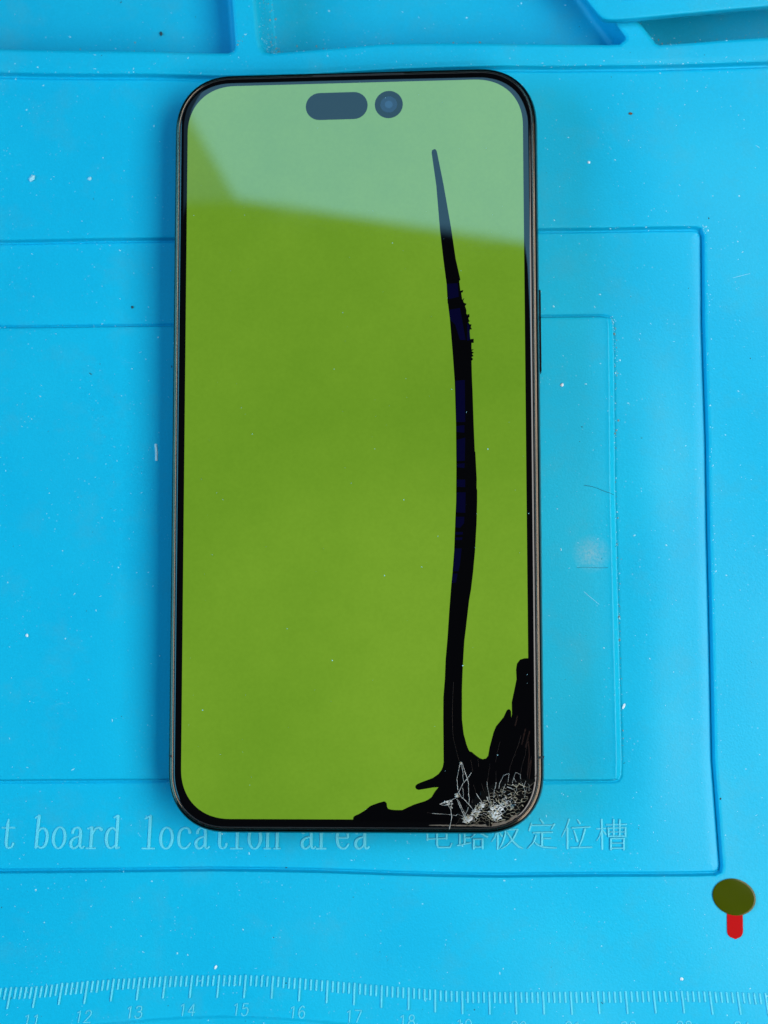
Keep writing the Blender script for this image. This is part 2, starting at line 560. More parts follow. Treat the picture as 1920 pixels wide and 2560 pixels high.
def ribbon(pts, zoff, h, chamfer, base_z=None):
    """raised stroke along pts = (x, y, width) in mm -> verts, faces; a trapezoid section with rounded ends"""
    n = len(pts)
    vs, fs = [], []
    P = np.array([p[:2] for p in pts])
    T = np.gradient(P, axis=0)
    T /= np.maximum(np.linalg.norm(T, axis=1), 1e-9)[:, None]
    z0 = hz(P) if base_z is None else np.full(n, base_z)
    # end caps: extra stations
    st = []
    for i in range(n):
        st.append((P[i], T[i], pts[i][2] / 2, z0[i]))
    w0, w1 = st[0][2], st[-1][2]
    head = [(P[0] - T[0] * w0 * c, T[0], w0 * s, z0[0]) for c, s in ((0.95, 0.3), (0.7, 0.72))]
    tail = [(P[-1] + T[-1] * w1 * c, T[-1], w1 * s, z0[-1]) for c, s in ((0.7, 0.72), (0.95, 0.3))]
    st = head + st + tail
    for p, t, hw, zz in st:
        nn = np.array([-t[1], t[0]])
        for off, z in ((hw + chamfer, -0.02), (max(hw - chamfer * .4, hw * .35), h), (-max(hw - chamfer * .4, hw * .35), h), (-hw - chamfer, -0.02)):
            q = p + nn * off
            vs.append((q[0], q[1], zz + zoff + z))
    for i in range(len(st) - 1):
        for j in range(3):
            a = i * 4 + j
            fs.append((a, a + 4, a + 5, a + 1))
    fs.append((0, 1, 2, 3))
    e = (len(st) - 1) * 4
    fs.append((e + 3, e + 2, e + 1, e))
    return vs, fs


def strokes_obj(name, strokes, mt, parent, h=0.17, chamfer=0.07, step=0.5, base_z=None, smooth=False):
    vs, fs = [], []
    for i, s in enumerate(strokes):
        v, f = ribbon(resample(s, step), i * 0.012, h, chamfer, base_z)
        o = len(vs)
        vs += v
        fs += [tuple(x + o for x in q) for q in f]
    return mesh_from(name, vs, fs, mt, parent, smooth=smooth)


def ell(cx, cy, rx, ry, a0, a1, wfun, n=18):
    out = []
    for i in range(n + 1):
        a = math.radians(a0 + (a1 - a0) * i / n)
        out.append((cx + rx * math.cos(a), cy + ry * math.sin(a), wfun(a)))
    return out


def sm(pts, n=2):
    for _ in range(n):
        out = [pts[0]]
        for a, b in zip(pts[:-1], pts[1:]):
            out.append(tuple(a[i] * .75 + b[i] * .25 for i in range(3)))
            out.append(tuple(a[i] * .25 + b[i] * .75 for i in range(3)))
        out.append(pts[-1])
        pts = out
    return pts


TH, TN = 7.0, 3.6
side = lambda a: TN + (TH - TN) * abs(math.cos(a)) ** 1.3
GLYPH = {
    't': [[(0, 73, 3), (-1, 60, 7), (-1, 14, 7)], sm([(-1, 14, 7), (1, 3, 5), (9, 1, 4), (15, 5, 4), (17, 13, 5)]), [(-14, 52, TN), (17, 52, TN)]],
    'b': [[(-11, 82, TH), (-12, 3, TH)], [(-19, 77, TN), (-9, 83, TN)], sm([(-11, 40, 3), (-2, 53, 4), (11, 47, 6), (15, 27, TH), (11, 7, 6), (0, 0, 4), (-12, 9, 3)], 3)],
    'o': [ell(0, 27, 14.5, 26.5, 0, 360, side, 26)],
    'a': [sm([(-11, 40, 7), (-10, 48, 5), (-1, 54, 4), (8, 49, 6), (9, 38, TH)]), [(9, 38, TH), (9, 10, TH)], sm([(9, 10, 6), (11, 2, 4), (16, 1, 4), (20, 6, 3)]),
          sm([(8, 31, 3.5), (-6, 28, 4), (-15, 17, TH), (-12, 3, 6), (-2, 0, 4), (8, 11, 3)], 3)],
    'r': [[(-7, 53, TH), (-7, 2, TH)], [(-17, 50, TN), (-8, 54, TN)], [(-18, 1, TN), (5, 1, TN)], sm([(-5, 37, 3), (1, 50, 4), (11, 54, 5), (17, 47, 7)])],
    'd': [[(12, 82, TH), (12, 4, TH)], [(3, 78, TN), (10, 83, TN)], [(12, 1, TN), (20, 3, TN)], sm([(11, 42, 3), (2, 54, 4), (-11, 47, 6), (-15, 27, TH), (-11, 6, 6), (0, 0, 4), (11, 10, 3)], 3)],
    'l': [[(2, 82, TH), (2, 3, TH)], [(-10, 76, TN), (1, 82, TN)], [(-14, 1, TN), (16, 1, TN)]],
    'c': [sm([(13, 41, 7), (10, 51, 5), (-1, 54, 4), (-12, 46, 6), (-15, 27, TH), (-12, 8, 6), (-1, 0, 4), (9, 4, 4), (15, 15, 3)], 3)],
    'i': [[(1, 53, TH), (1, 3, TH)], [(-10, 50, TN), (0, 54, TN)], [(-14, 1, TN), (15, 1, TN)], [(0, 72, 8), (1, 72, 8)]],
    'n': [[(-12, 53, TH), (-12, 3, TH)], [(-20, 50, TN), (-13, 54, TN)], [(-20, 1, TN), (-4, 1, TN)], sm([(-11, 38, 3), (-3, 51, 4), (7, 54, 5), (12, 44, TH), (12, 34, TH)]), [(12, 34, TH), (12, 3, TH)], [(5, 1, TN), (20, 1, TN)]],
    'e': [[(-13, 28, TN), (12, 28, TN)], sm([(13, 29, 5), (12, 45, 6), (0, 54, 4), (-11, 46, 6), (-15, 27, TH), (-11, 7, 6), (0, 0, 4), (9, 3, 4), (15, 13, 3)], 3)],
}
PXMM = 1 / 12.85
letters = [('t', 14), ('b', 101), ('o', 145), ('a', 189), ('r', 233), ('d', 278), ('l', 370), ('o', 415), ('c', 460), ('a', 503), ('t', 549), ('i', 591), ('o', 636),
           ('n', 680), ('a', 768), ('r', 809), ('e', 856), ('a', 902)]
for ch, cx in letters:
    st = []
    base = 2122 + cx * 0.001
    skew = 0.095 * (1 - min(cx, 900) / 900)
    for s in GLYPH[ch]:
        st.append([(*at(cx + p[0] + p[1] * skew - 2.5 * skew * 10, base - p[1], -0.75)[:2], p[2] * PXMM * 0.9) for p in s])
    strokes_obj('letter', st, M_RELIEF, repair_mat)

# Chinese lettering, strokes in zoom pixels (origin 1030, 2020; 2.911 zoom pixels per photo pixel)
K, Q = 14, 9
HAN = [
    [[(108, 100, K), (110, 235, K)], [(110, 105, Q), (250, 105, Q)], [(250, 100, K), (250, 225, K)], [(110, 165, Q), (250, 163, Q)], [(110, 226, Q), (250, 222, Q)],
     [(180, 78, K), (180, 265, K)], [(180, 265, K), (190, 287, 11), (275, 287, 11), (289, 258, 6)]],
    [[(345, 100, K), (345, 160, K)], [(345, 104, Q), (415, 104, Q)], [(412, 104, K), (412, 160, K)], [(345, 155, Q), (412, 155, Q)], [(382, 160, K), (382, 262, K)], [(347, 195, 12), (347, 270, 12)],
     [(330, 274, Q), (425, 254, Q)], [(384, 218, Q), (420, 216, Q)], [(470, 80, 9), (455, 120, 9), (432, 150, 5)], [(462, 112, Q), (520, 108, Q)], [(520, 108, 12), (490, 160, 11), (430, 215, 5)],
     [(462, 140, 6), (500, 185, 12), (548, 212, 14)], [(448, 228, K), (448, 297, K)], [(448, 228, Q), (515, 226, Q)], [(512, 226, K), (512, 295, K)], [(448, 285, Q), (512, 283, Q)]],
    [[(580, 150, Q), (655, 146, Q)], [(622, 85, K), (622, 300, K)], [(620, 165, 10), (600, 215, 8), (578, 246, 4)], [(632, 175, 6), (655, 208, 12)], [(770, 95, 8), (730, 112, 10), (678, 120, 8)],
     [(680, 118, 12), (678, 190, 12), (660, 250, 10), (636, 294, 5)], [(682, 160, Q), (768, 156, Q)], [(768, 158, 13), (735, 225, 12), (690, 272, 8), (650, 297, 4)], [(690, 175, 6), (735, 245, 12), (775, 282, 14), (806, 296, 8)]],
    [[(930, 82, 6), (955, 112, 15)], [(868, 112, 9), (852, 165, 13)], [(866, 127, Q), (1036, 125, Q)], [(1036, 118, 13), (1015, 152, 6)], [(882, 181, Q), (1022, 177, Q)], [(945, 181, K), (945, 280, K)],
     [(947, 224, Q), (1010, 221, Q)], [(902, 200, 12), (884, 250, 10), (840, 296, 4)], [(884, 240, 5), (910, 268, 9), (960, 286, 12), (1052, 292, 7)]],
    [[(1143, 84, 12), (1122, 145, 10), (1088, 212, 4)], [(1130, 148, K), (1130, 296, K)], [(1203, 85, 6), (1222, 114, 14)], [(1165, 146, Q), (1295, 138, Q)], [(1178, 165, 8), (1203, 244, 15)],
     [(1258, 155, 13), (1240, 220, 11), (1215, 282, 5)], [(1155, 289, Q), (1308, 286, Q)]],
    [[(1345, 152, Q), (1410, 148, Q)], [(1379, 84, K), (1384, 300, K)], [(1380, 160, 10), (1365, 205, 8), (1343, 238, 4)], [(1390, 166, 6), (1410, 192, 12)], [(1415, 122, Q), (1560, 118, Q)],
     [(1466, 85, 12), (1466, 205, 12)], [(1510, 85, 12), (1510, 205, 12)], [(1427, 143, 12), (1430, 207, 12)], [(1427, 146, Q), (1553, 142, Q)], [(1552, 142, 12), (1551, 207, 12)], [(1430, 174, 7), (1550, 172, 7)],
     [(1430, 205, Q), (1553, 203, Q)], [(1446, 222, 12), (1446, 302, 12)], [(1446, 222, Q), (1540, 220, Q)], [(1540, 220, 12), (1540, 302, 12)], [(1446, 256, 7), (1540, 254, 7)], [(1446, 292, Q), (1540, 290, Q)]],
]
for g in HAN:
    strokes_obj('chinese_character', [[(*at(1030 + p[0] / 2.911, 2020 + p[1] / 2.911, -0.75)[:2], p[2] / 2.911 * PXMM * 0.78) for p in s] for s in g], M_RELIEF, repair_mat, h=0.20, chamfer=0.07)

# ------------------------------------------------------------------ ruler
LX = [-36, 27.8, 91.4, 155.5, 219, 284.3, 348.8, 413.6, 480, 547.8, 614.2, 682.4, 750.3, 818.6, 886.1, 954, 1021.2, 1087.5, 1155, 1222.6, 1288.5, 1357, 1426, 1494, 1563.6, 1633.4, 1703.6, 1773.8, 1843.3, 1912.7, 1983]
LT = [2473, 2469, 2467, 2458.7, 2453.6, 2448.6, 2444.8, 2441.3, 2439.4, 2438.6, 2438.6, 2441.3, 2446.7, 2452.5, 2458.3, 2464.8, 2470.2, 2475.6, 2479.5, 2481, 2481, 2481, 2480.6, 2479.9, 2479.5, 2478.7, 2478.7, 2480, 2481.8, 2484.5, 2487]


ends = []
for i in range(len(LX) - 1):
    for j in range(5):
        t = j / 5
        px = LX[i] + (LX[i + 1] - LX[i]) * t
        py = LT[i] + (LT[i + 1] - LT[i]) * t + (1 if j else 0)
        L = ((54 if px > 200 else 52) if j == 0 else 24 + (3 if px < 250 else 0)) + random.uniform(-1, 1)
        ends += [(px, py), (px + (-11 + 19 * px / 1850) * L / 54, py + L)]
ends = on_mat(ends)
for a, b in zip(ends[::2], ends[1::2]):
    v, f = ribbon(resample([(*a, 0.27), (*b, 0.24)], 0.7), 0, 0.24, 0.08)
    mesh_from('ruler_tick', v, f, M_RELIEF, repair_mat)

DIG = {'0': [ell(8, 15, 8, 15, 0, 360, lambda a: 3, 18)], '1': [[(3, 25, 3), (9, 30, 3), (9, 0, 3)]],
       '2': [sm([(1, 23, 3), (3, 30, 3), (13, 31, 3), (16, 22, 3), (10, 13, 3), (0, 0, 3)]), [(0, 0, 3), (17, 0, 3)]],
       '3': [sm([(1, 25, 3), (4, 31, 3), (14, 30, 3), (15, 19, 3), (7, 16, 3)]), sm([(7, 16, 3), (17, 15, 3), (17, 2, 3), (5, -2, 3), (0, 5, 3)])],
       '4': [[(12, 0, 3), (12, 30, 3), (0, 9, 3), (17, 9, 3)]],
       '5': [[(15, 30, 3), (3, 30, 3), (2, 17, 3)], sm([(2, 17, 3), (12, 21, 3), (17, 12, 3), (13, 0, 3), (3, -1, 3), (0, 5, 3)])],
       '6': [sm([(14, 27, 3), (9, 32, 3), (1, 24, 3), (0, 8, 3), (8, -2, 3), (16, 4, 3), (15, 17, 3), (6, 19, 3), (1, 11, 3)], 3)],
       '7': [[(0, 30, 3), (16, 30, 3), (6, 0, 3)]],
       '8': [ell(8, 23, 6.5, 7.5, 0, 360, lambda a: 3, 16), ell(8, 7.5, 8, 8, 0, 360, lambda a: 3, 16)],
       '9': [sm([(2, 3, 3), (7, -1, 3), (15, 6, 3), (16, 22, 3), (8, 32, 3), (0, 26, 3), (1, 13, 3), (10, 11, 3), (15, 18, 3)], 3)]}
NUMS = [('11', 57, 2566), ('12', 187, 2556), ('13', 314, 2545), ('14', 447, 2539), ('15', 581, 2538), ('16', 723, 2545), ('17', 864, 2555), ('18', 998, 2567), ('19', 1141, 2578), ('20', 1278, 2583),
        ('21', 1414, 2584), ('22', 1553, 2584), ('23', 1693, 2583), ('24', 1838, 2584)]
for s, px, py in NUMS:
    lean = 0.22 - 0.30 * px / 1850
    for n_, ch in enumerate(s):
        flat = iter(on_mat([(px + n_ * 22 + p[0] * 0.95 + p[1] * lean, py - p[1] * 0.97) for q in DIG[ch] for p in q]))
        st = [[(*next(flat), 0.16) for p in q] for q in DIG[ch]]
        strokes_obj('numeral', st, M_RELIEF, repair_mat, h=0.16, chamfer=0.05, step=0.35)

# ================================================================== the phone
phone = empty('smartphone', (0, 0, 0))
tag(phone, 'dark smartphone lying face up, green screen with black bleed and shattered lower right corner', 'phone')


def rrect(inset, z, n=16, hw=PHX, hh=PHY, r=PHR, ex=2.25):
    w_, h_, r_ = hw - inset, hh - inset, max(r - inset, 0.3)
    out = []
    for cx, cy, a0 in ((w_ - r_, h_ - r_, 0), (-(w_ - r_), h_ - r_, 90), (-(w_ - r_), -(h_ - r_), 180), (w_ - r_, -(h_ - r_), 270)):
        for i in range(n + 1):
            a = math.radians(a0 + 90 * i / n)
            c, s = math.cos(a), math.sin(a)
            out.append((cx + r_ * math.copysign(abs(c) ** (2 / ex), c), cy + r_ * math.copysign(abs(s) ** (2 / ex), s), z))
    return out


def loft(name, prof, mt, parent, cap_first=False, cap_last=False, n=16):
    vs, fs = [], []
    k = None
    for ins, z in prof:
        ring = rrect(ins, z, n)
        k = len(ring)
        vs += ring
    for i in range(len(prof) - 1):
        for j in range(k):
            fs.append((i * k + j, (i + 1) * k + j, (i + 1) * k + (j + 1) % k, i * k + (j + 1) % k))
    if cap_first:
        fs.append(tuple(range(k)))
    if cap_last:
        b = (len(prof) - 1) * k
        fs.append(tuple(range(b, b + k)))
    o = mesh_from(name, vs, fs, mt, parent, smooth=True)
    bm = bmesh.new()
    bm.from_mesh(o.data)
    bmesh.ops.recalc_face_normals(bm, faces=bm.faces[:])
    bm.to_mesh(o.data)
    bm.free()
    return o


loft('frame', [(1.12, 7.55), (1.06, 7.78), (0.92, 7.83), (0.50, 7.62), (0.30, 7.32), (0.16, 6.85), (0.04, 6.2), (0, 5.4), (0, 2.8), (0.05, 1.9), (0.2, 1.1), (0.5, 0.5), (0.9, 0.18), (1.3, 0.08)], M_FRAME, phone)
loft('frame_rim', [(1.16, 7.60), (1.14, 7.90), (1.02, 7.98), (0.86, 7.94), (0.80, 7.80)], M_RIM, phone)
loft('gasket', [(1.14, 7.5), (1.15, 7.97), (1.26, 8.00), (1.28, 7.5)], M_GASKET, phone)
loft('back_panel', [(1.25, 0.5), (1.25, 0.02), (1.6, 0.0)], M_BACK, phone, cap_last=True)
loft('cover_glass', [(1.24, 7.2), (1.26, 7.92), (1.30, 8.02), (1.40, 8.11), (1.58, 8.18), (1.85, 8.225), (2.2, 8.247), (2.7, ZS)], M_GLASS, phone, cap_last=True)


def sheet(name, pts, z, mt, parent, th=0.012):
    """thin flat plate with the given outline (mm)"""
    k = len(pts)
    vs = [(p[0], p[1], z) for p in pts] + [(p[0], p[1], z - th) for p in pts]
    me = bpy.data.meshes.new(name)
    me.from_pydata([(v[0] * MM, v[1] * MM, v[2] * MM) for v in vs], [], [tuple(range(k))] + [(i, i + k, (i + 1) % k + k, (i + 1) % k) for i in range(k)])
    bm = bmesh.new()
    bm.from_mesh(me)
    bmesh.ops.recalc_face_normals(bm, faces=bm.faces[:])
    bm.faces.ensure_lookup_table()
    up = [f for f in bm.faces if len(f.verts) > 4]
    if up and up[0].normal.z < 0:
        bmesh.ops.reverse_faces(bm, faces=bm.faces[:])
    bm.to_mesh(me)
    bm.free()
    return link(name, me, mt, parent)


disp = sheet('display', [p[:2] for p in rrect(0, 0, 20, 65.1 / 2, 141.1 / 2, 9.4, 2.2)], ZS + 0.03, M_SCREEN, phone)

# dead area: the black bleed traced on the display
LEFT = [(1085, 373), (1080, 376), (1079, 382), (1090.7, 464), (1100, 575), (1108.3, 648.4), (1116.5, 710.8), (1119, 757), (1120, 760), (1124.6, 797.6), (1131.4, 879), (1136.8, 954), (1140, 1062.8), (1140.9, 1171),
        (1140.3, 1252.7), (1138, 1307), (1135.5, 1374.8), (1131.4, 1429), (1128, 1464), (1123.3, 1524.6), (1118.4, 1599), (1114, 1649), (1112, 1698.6), (1108.4, 1743.4), (1108, 1798), (1108.6, 1860), (1109, 1905),
        (1107, 1917), (1103.5, 1925), (1096, 1935), (1082, 1944.8), (1060, 1953), (1045.6, 1958.7), (1039.5, 1963), (1038, 1967), (1040, 1972), (1046, 1975), (1064, 1972), (1082, 1968.8), (1096, 1968), (1087, 1979), (1078.8, 1992.8),
        (1070, 1999), (1062, 2002.8), (1035.7, 2011), (1018, 2019), (1005.8, 2025), (990, 2025), (979.3, 2024.3), (971, 2022), (968, 2018), (967, 2009), (964, 2004.5), (960, 2003.3), (946, 2007), (926.2, 2014.4), (909.7, 2027.7),
        (897, 2035), (889.8, 2038), (885, 2041), (883, 2044), (882.2, 2053)]
RIGHT = [(1089, 373.5), (1092, 378), (1108.3, 458.5), (1127.3, 567), (1139.5, 648.4), (1151, 699), (1148, 703), (1150.4, 721.7), (1151, 727), (1158.5, 725), (1156.6, 731), (1153, 732), (1155.8, 750), (1157, 748), (1161, 744.7), (1158, 752), (1160, 757),
         (1166.7, 759.7), (1162.6, 765), (1166, 775), (1166, 784), (1169, 789), (1168, 786), (1173.4, 785.4), (1174, 792), (1171, 795), (1173, 802), (1176, 801.7), (1171, 806), (1174, 811), (1178.9, 811), (1177, 818), (1180, 823.4), (1174.8, 824), (1174, 838), (1176, 848), (1184.3, 847),
         (1184.3, 857.3), (1178.9, 857.3), (1178.9, 873.6), (1184.8, 873.6), (1179, 878), (1184.8, 881.7), (1180, 885), (1184, 890), (1179, 893), (1183, 898), (1178.9, 902), (1179.8, 940), (1181.6, 981.4), (1184.3, 1062.8), (1187, 1128), (1188.4, 1130.6), (1191.9, 1198),
         (1191.5, 1220), (1193, 1226), (1193, 1252.7), (1191.6, 1307), (1187.8, 1374.8), (1183, 1429), (1177.5, 1475), (1173, 1499.7), (1164.4, 1574.3), (1161, 1602), (1158.6, 1640), (1156.5, 1680), (1155, 1723.5), (1155, 1798), (1159.4, 1835.4),
         (1166.9, 1862.7), (1171, 1873), (1174.3, 1878.5), (1179.3, 1879.6), (1189, 1888), (1199, 1895), (1206.6, 1898), (1215.3, 1896), (1220.3, 1889), (1224, 1867.7), (1234, 1830.4), (1240, 1816), (1246.4, 1808), (1258.8, 1793), (1266.3, 1777),
         (1268.5, 1774), (1271.3, 1773), (1275, 1774), (1277.5, 1778), (1278.4, 1794), (1279.8, 1784), (1279.2, 1755.8), (1285, 1728.5), (1291.2, 1698.6), (1290, 1673.8), (1292.4, 1658.9), (1300, 1649), (1311, 1645.7), (1326, 1645.5)]
EDGE = [(1328, 1700), (1331, 1850), (1332, 1920), (1328, 1965), (1312, 2008), (1285, 2038), (1250, 2054), (1215, 2056)]
dead = sheet('dead_area', xy(RIGHT + EDGE + LEFT[::-1], ZS), ZS + 0.05, M_DEAD, disp)
tag(dead, 'black dead area bleeding up the screen from the broken corner')
for q in ([(1117, 710), (1144, 708), (1147, 742), (1122, 748)], [(1122, 775), (1150, 770), (1158, 815), (1164, 850), (1150, 850), (1138, 812), (1126, 800)], [(1168, 806), (1173, 812), (1176, 850), (1168, 852)], [(1139, 952), (1162, 950), (1163, 1055), (1141, 1055)],
          [(1141, 1065), (1161, 1063), (1161, 1082), (1142, 1080)], [(1142, 1100), (1163, 1094), (1162, 1152), (1142, 1153)], [(1143, 1160), (1162, 1158), (1161, 1170), (1143, 1168)], [(1142, 1199), (1163, 1199), (1163, 1218), (1143, 1217)],
          [(1142, 1231), (1164, 1231), (1163, 1282), (1141, 1281)], [(1140, 1292), (1161, 1292), (1160, 1308), (1150, 1320), (1139, 1318)], [(1139, 1330), (1157, 1330), (1157, 1336), (1139, 1337)], [(1139, 1344), (1156, 1343), (1155, 1350), (1138, 1350)],
          [(1137, 1371), (1154, 1371), (1150, 1410), (1146, 1428), (1133, 1428)], [(1132, 1434), (1144, 1434), (1140, 1456), (1129, 1458)]):
    sheet('blue_glitch', xy(q, ZS), ZS + 0.062, M_GLITCH, disp)

# cut-outs for the sensors
pc, pr = at(843.5, 265.5, ZS), None


def pill(px0, px1, py0, py1, ry, n=14):
    a, b = at(px0, py0, ZS)[:2], at(px1, py1, ZS)[:2]
    d = (b - a) / np.linalg.norm(b - a)
    nn = np.array([-d[1], d[0]])
    out = []
    for c, a0 in ((b, -90), (a, 90)):
        for i in range(n + 1):
            t = math.radians(a0 + 180 * i / n)
            out.append(tuple(c + d * ry * math.cos(t) + nn * ry * math.sin(t)))
    return out


sheet('sensor_window', pill(799, 884.5, 266.5, 264, 2.70), ZS + 0.05, M_GLASS, phone)
fc_ = at(972, 261.5, ZS)[:2]
circ = lambda c, r, n=40: [(c[0] + r * math.cos(2 * math.pi * i / n), c[1] + r * math.sin(2 * math.pi * i / n)) for i in range(n)]
fcam = sheet('front_camera', circ(fc_, 2.72), ZS + 0.05, M_GLASS, phone)
sheet('lens_ring', circ(fc_, 1.62), ZS + 0.062, simple('lens_ring_blue', (0.004, 0.014, 0.045), rough=0.08, spec=0.65), fcam)
sheet('lens', circ(fc_, 0.75), ZS + 0.075, M_LENS, fcam)
# earpiece slot between glass and frame
a_, b_ = at(850, 179, 8.0), at(1075, 171, 8.0)
v, f = ribbon(resample([(-8, PHY - 1.05, 0.28), (9.5, PHY - 1.05, 0.28)], 1.0), 0, 0.03, 0.02, base_z=8.0)
mesh_from('earpiece_slot', v, f, M_BAND, phone)


# side button and antenna bands
def prism(name, pts, z0, z1, mt, parent, bev=0.12):
    k = len(pts)
    me = bpy.data.meshes.new(name)
    me.from_pydata([(p[0] * MM, p[1] * MM, z0 * MM) for p in pts] + [(p[0] * MM, p[1] * MM, z1 * MM) for p in pts], [], [tuple(range(k - 1, -1, -1)), tuple(range(k, 2 * k))] + [(i, (i + 1) % k, (i + 1) % k + k, i + k) for i in range(k)])
    bm = bmesh.new()
    bm.from_mesh(me)
    bmesh.ops.recalc_face_normals(bm, faces=bm.faces[:])
    bmesh.ops.bevel(bm, geom=bm.edges[:], offset=bev * MM, segments=2, affect='EDGES')
    bm.to_mesh(me)
    bm.free()
    return link(name, me, mt, parent)


y0, y1 = at(1348, 727, 4.2)[1], at(1348, 932, 4.2)[1]
prism('side_button', [(PHX - 0.4, y1), (PHX + 0.32, y1), (PHX + 0.32, y0), (PHX - 0.4, y0)], 2.9, 5.3, M_BUTTON, phone)
for sx, py in ((1, 1893), (-1, 1890)):
    yb = at(1350 if sx > 0 else 424, py, 6.5)[1]
    prof = [(1.0, 7.86), (0.88, 7.97), (0.50, 7.66), (0.30, 7.36), (0.14, 6.86), (0.02, 6.2), (-0.02, 5.4), (-0.02, 2.8), (0.03, 1.9), (0.2, 1.1)]
    vs, fs = [], []
    for ins, z in prof:
        for dy in (-0.22, 0.22):
            vs.append((sx * (PHX - ins), yb + dy, z + (0.07 if z > 7 else 0.02)))
    for i in range(len(prof) - 1):
        fs.append((2 * i, 2 * i + 1, 2 * i + 3, 2 * i + 2) if sx < 0 else (2 * i, 2 * i + 2, 2 * i + 3, 2 * i + 1))
    mesh_from('antenna_band', vs, fs, M_BAND, phone)

# ------------------------------------------------------------------ shattered corner
D = lambda p: (1080 + p[0] / 5.53, 1850 + p[1] / 5.53)


def in_poly(p, poly):
    c = False
    for i in range(len(poly)):
        a, b = poly[i], poly[i - 1]
        if (a[1] > p[1]) != (b[1] > p[1]) and p[0] < (b[0] - a[0]) * (p[1] - a[1]) / (b[1] - a[1]) + a[0]:
            c = not c
    return c


ZONE = [(750, 760), (800, 720), (860, 680), (930, 640), (1000, 605), (1100, 598), (1200, 600), (1300, 605), (1430, 615), (1450, 690), (1425, 800), (1375, 910), (1300, 1010), (1205, 1085), (1090, 1130), (900, 1150), (720, 1165), (640, 1190), (500, 1200),
        (440, 1130), (415, 1060), (480, 1040), (540, 1000), (590, 930), (640, 880), (690, 845), (740, 830)]
zone_mm = xy([D(p) for p in ZONE], ZS)
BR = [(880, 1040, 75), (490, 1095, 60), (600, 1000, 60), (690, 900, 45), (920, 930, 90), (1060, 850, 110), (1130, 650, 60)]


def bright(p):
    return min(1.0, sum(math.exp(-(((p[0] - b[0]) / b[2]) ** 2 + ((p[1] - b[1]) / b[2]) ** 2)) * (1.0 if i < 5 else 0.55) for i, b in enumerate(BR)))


seeds = []
tries = 0
while len(seeds) < 190 and tries < 60000:
    tries += 1
    p = (random.uniform(400, 1445), random.uniform(590, 1205))
    if not in_poly(p, ZONE):
        continue
    dmin = random.uniform(22, 54) * (1 - 0.4 * bright(p))
    ax_ = 0.48 if p[0] > 1000 else 0.85
    if all(((p[0] - q[0]) * ax_) ** 2 + ((p[1] - q[1]) * 1.15) ** 2 > dmin * dmin for q in seeds):
        seeds.append(p)


def clip_half(poly, a, n):
    out = []
    for i in range(len(poly)):
        p, q = poly[i], poly[(i + 1) % len(poly)]
        dp = (p[0] - a[0]) * n[0] + (p[1] - a[1]) * n[1]
        dq = (q[0] - a[0]) * n[0] + (q[1] - a[1]) * n[1]
        if dp <= 0:
            out.append(p)
        if dp * dq < 0:
            t = dp / (dp - dq)
            out.append((p[0] + (q[0] - p[0]) * t, p[1] + (q[1] - p[1]) * t))
    return out


web = {}
for s in seeds:
    cell = [(s[0] - 90, s[1] - 70), (s[0] + 90, s[1] - 70), (s[0] + 90, s[1] + 70), (s[0] - 90, s[1] + 70)]
    for q in seeds:
        if q is s or abs(q[0] - s[0]) > 190 or abs(q[1] - s[1]) > 150:
            continue
        mid = ((s[0] + q[0]) / 2, (s[1] + q[1]) / 2)
        cell = clip_half(cell, mid, (q[0] - s[0], q[1] - s[1]))
        if len(cell) < 3:
            break
    if len(cell) < 3 or sum(in_poly(p, ZONE) for p in cell) < 2:
        continue
    cx = sum(p[0] for p in cell) / len(cell)
    cy = sum(p[1] for p in cell) / len(cell)
    b = bright((cx, cy))
    full = xy([D(p) for p in cell], ZS)
    mc = (sum(p[0] for p in full) / len(full), sum(p[1] for p in full) / len(full))
    if max(phone_sd(np.array([p[0] for p in full]), np.array([p[1] for p in full]))) > -1.4:
        continue
    for i in range(len(cell)):
        p, q = cell[i], cell[(i + 1) % len(cell)]
        kk = tuple(sorted(((round(p[0]), round(p[1])), (round(q[0]), round(q[1])))))
        if in_poly(((p[0] + q[0]) / 2, (p[1] + q[1]) / 2), ZONE):
            web[kk] = (p, q)
    sh = 0.97
    ox, oy = 0, 0
    cell = [(cx + (p[0] - cx) * sh + ox + random.uniform(-2.5, 2.5), cy + (p[1] - cy) * sh + oy + random.uniform(-2.5, 2.5)) for p in cell]
    P = xy([D(p) for p in cell], ZS)
    tx, ty = random.gauss(0, 0.06 + 0.09 * b), random.gauss(0, 0.06 + 0.09 * b)
    k = len(P)
    vs = [(p[0], p[1], ZS + 0.10 + tx * (p[0] - mc[0]) + ty * (p[1] - mc[1])) for p in P] + [(p[0], p[1], ZS + 0.058) for p in full]
    o = mesh_from('glass_shard', vs, [tuple(range(k))[::-1]] + [(i, (i + 1) % k, (i + 1) % k + k, i + k) for i in range(k)], None, phone)
    o.data.materials.append(M_SHARD)

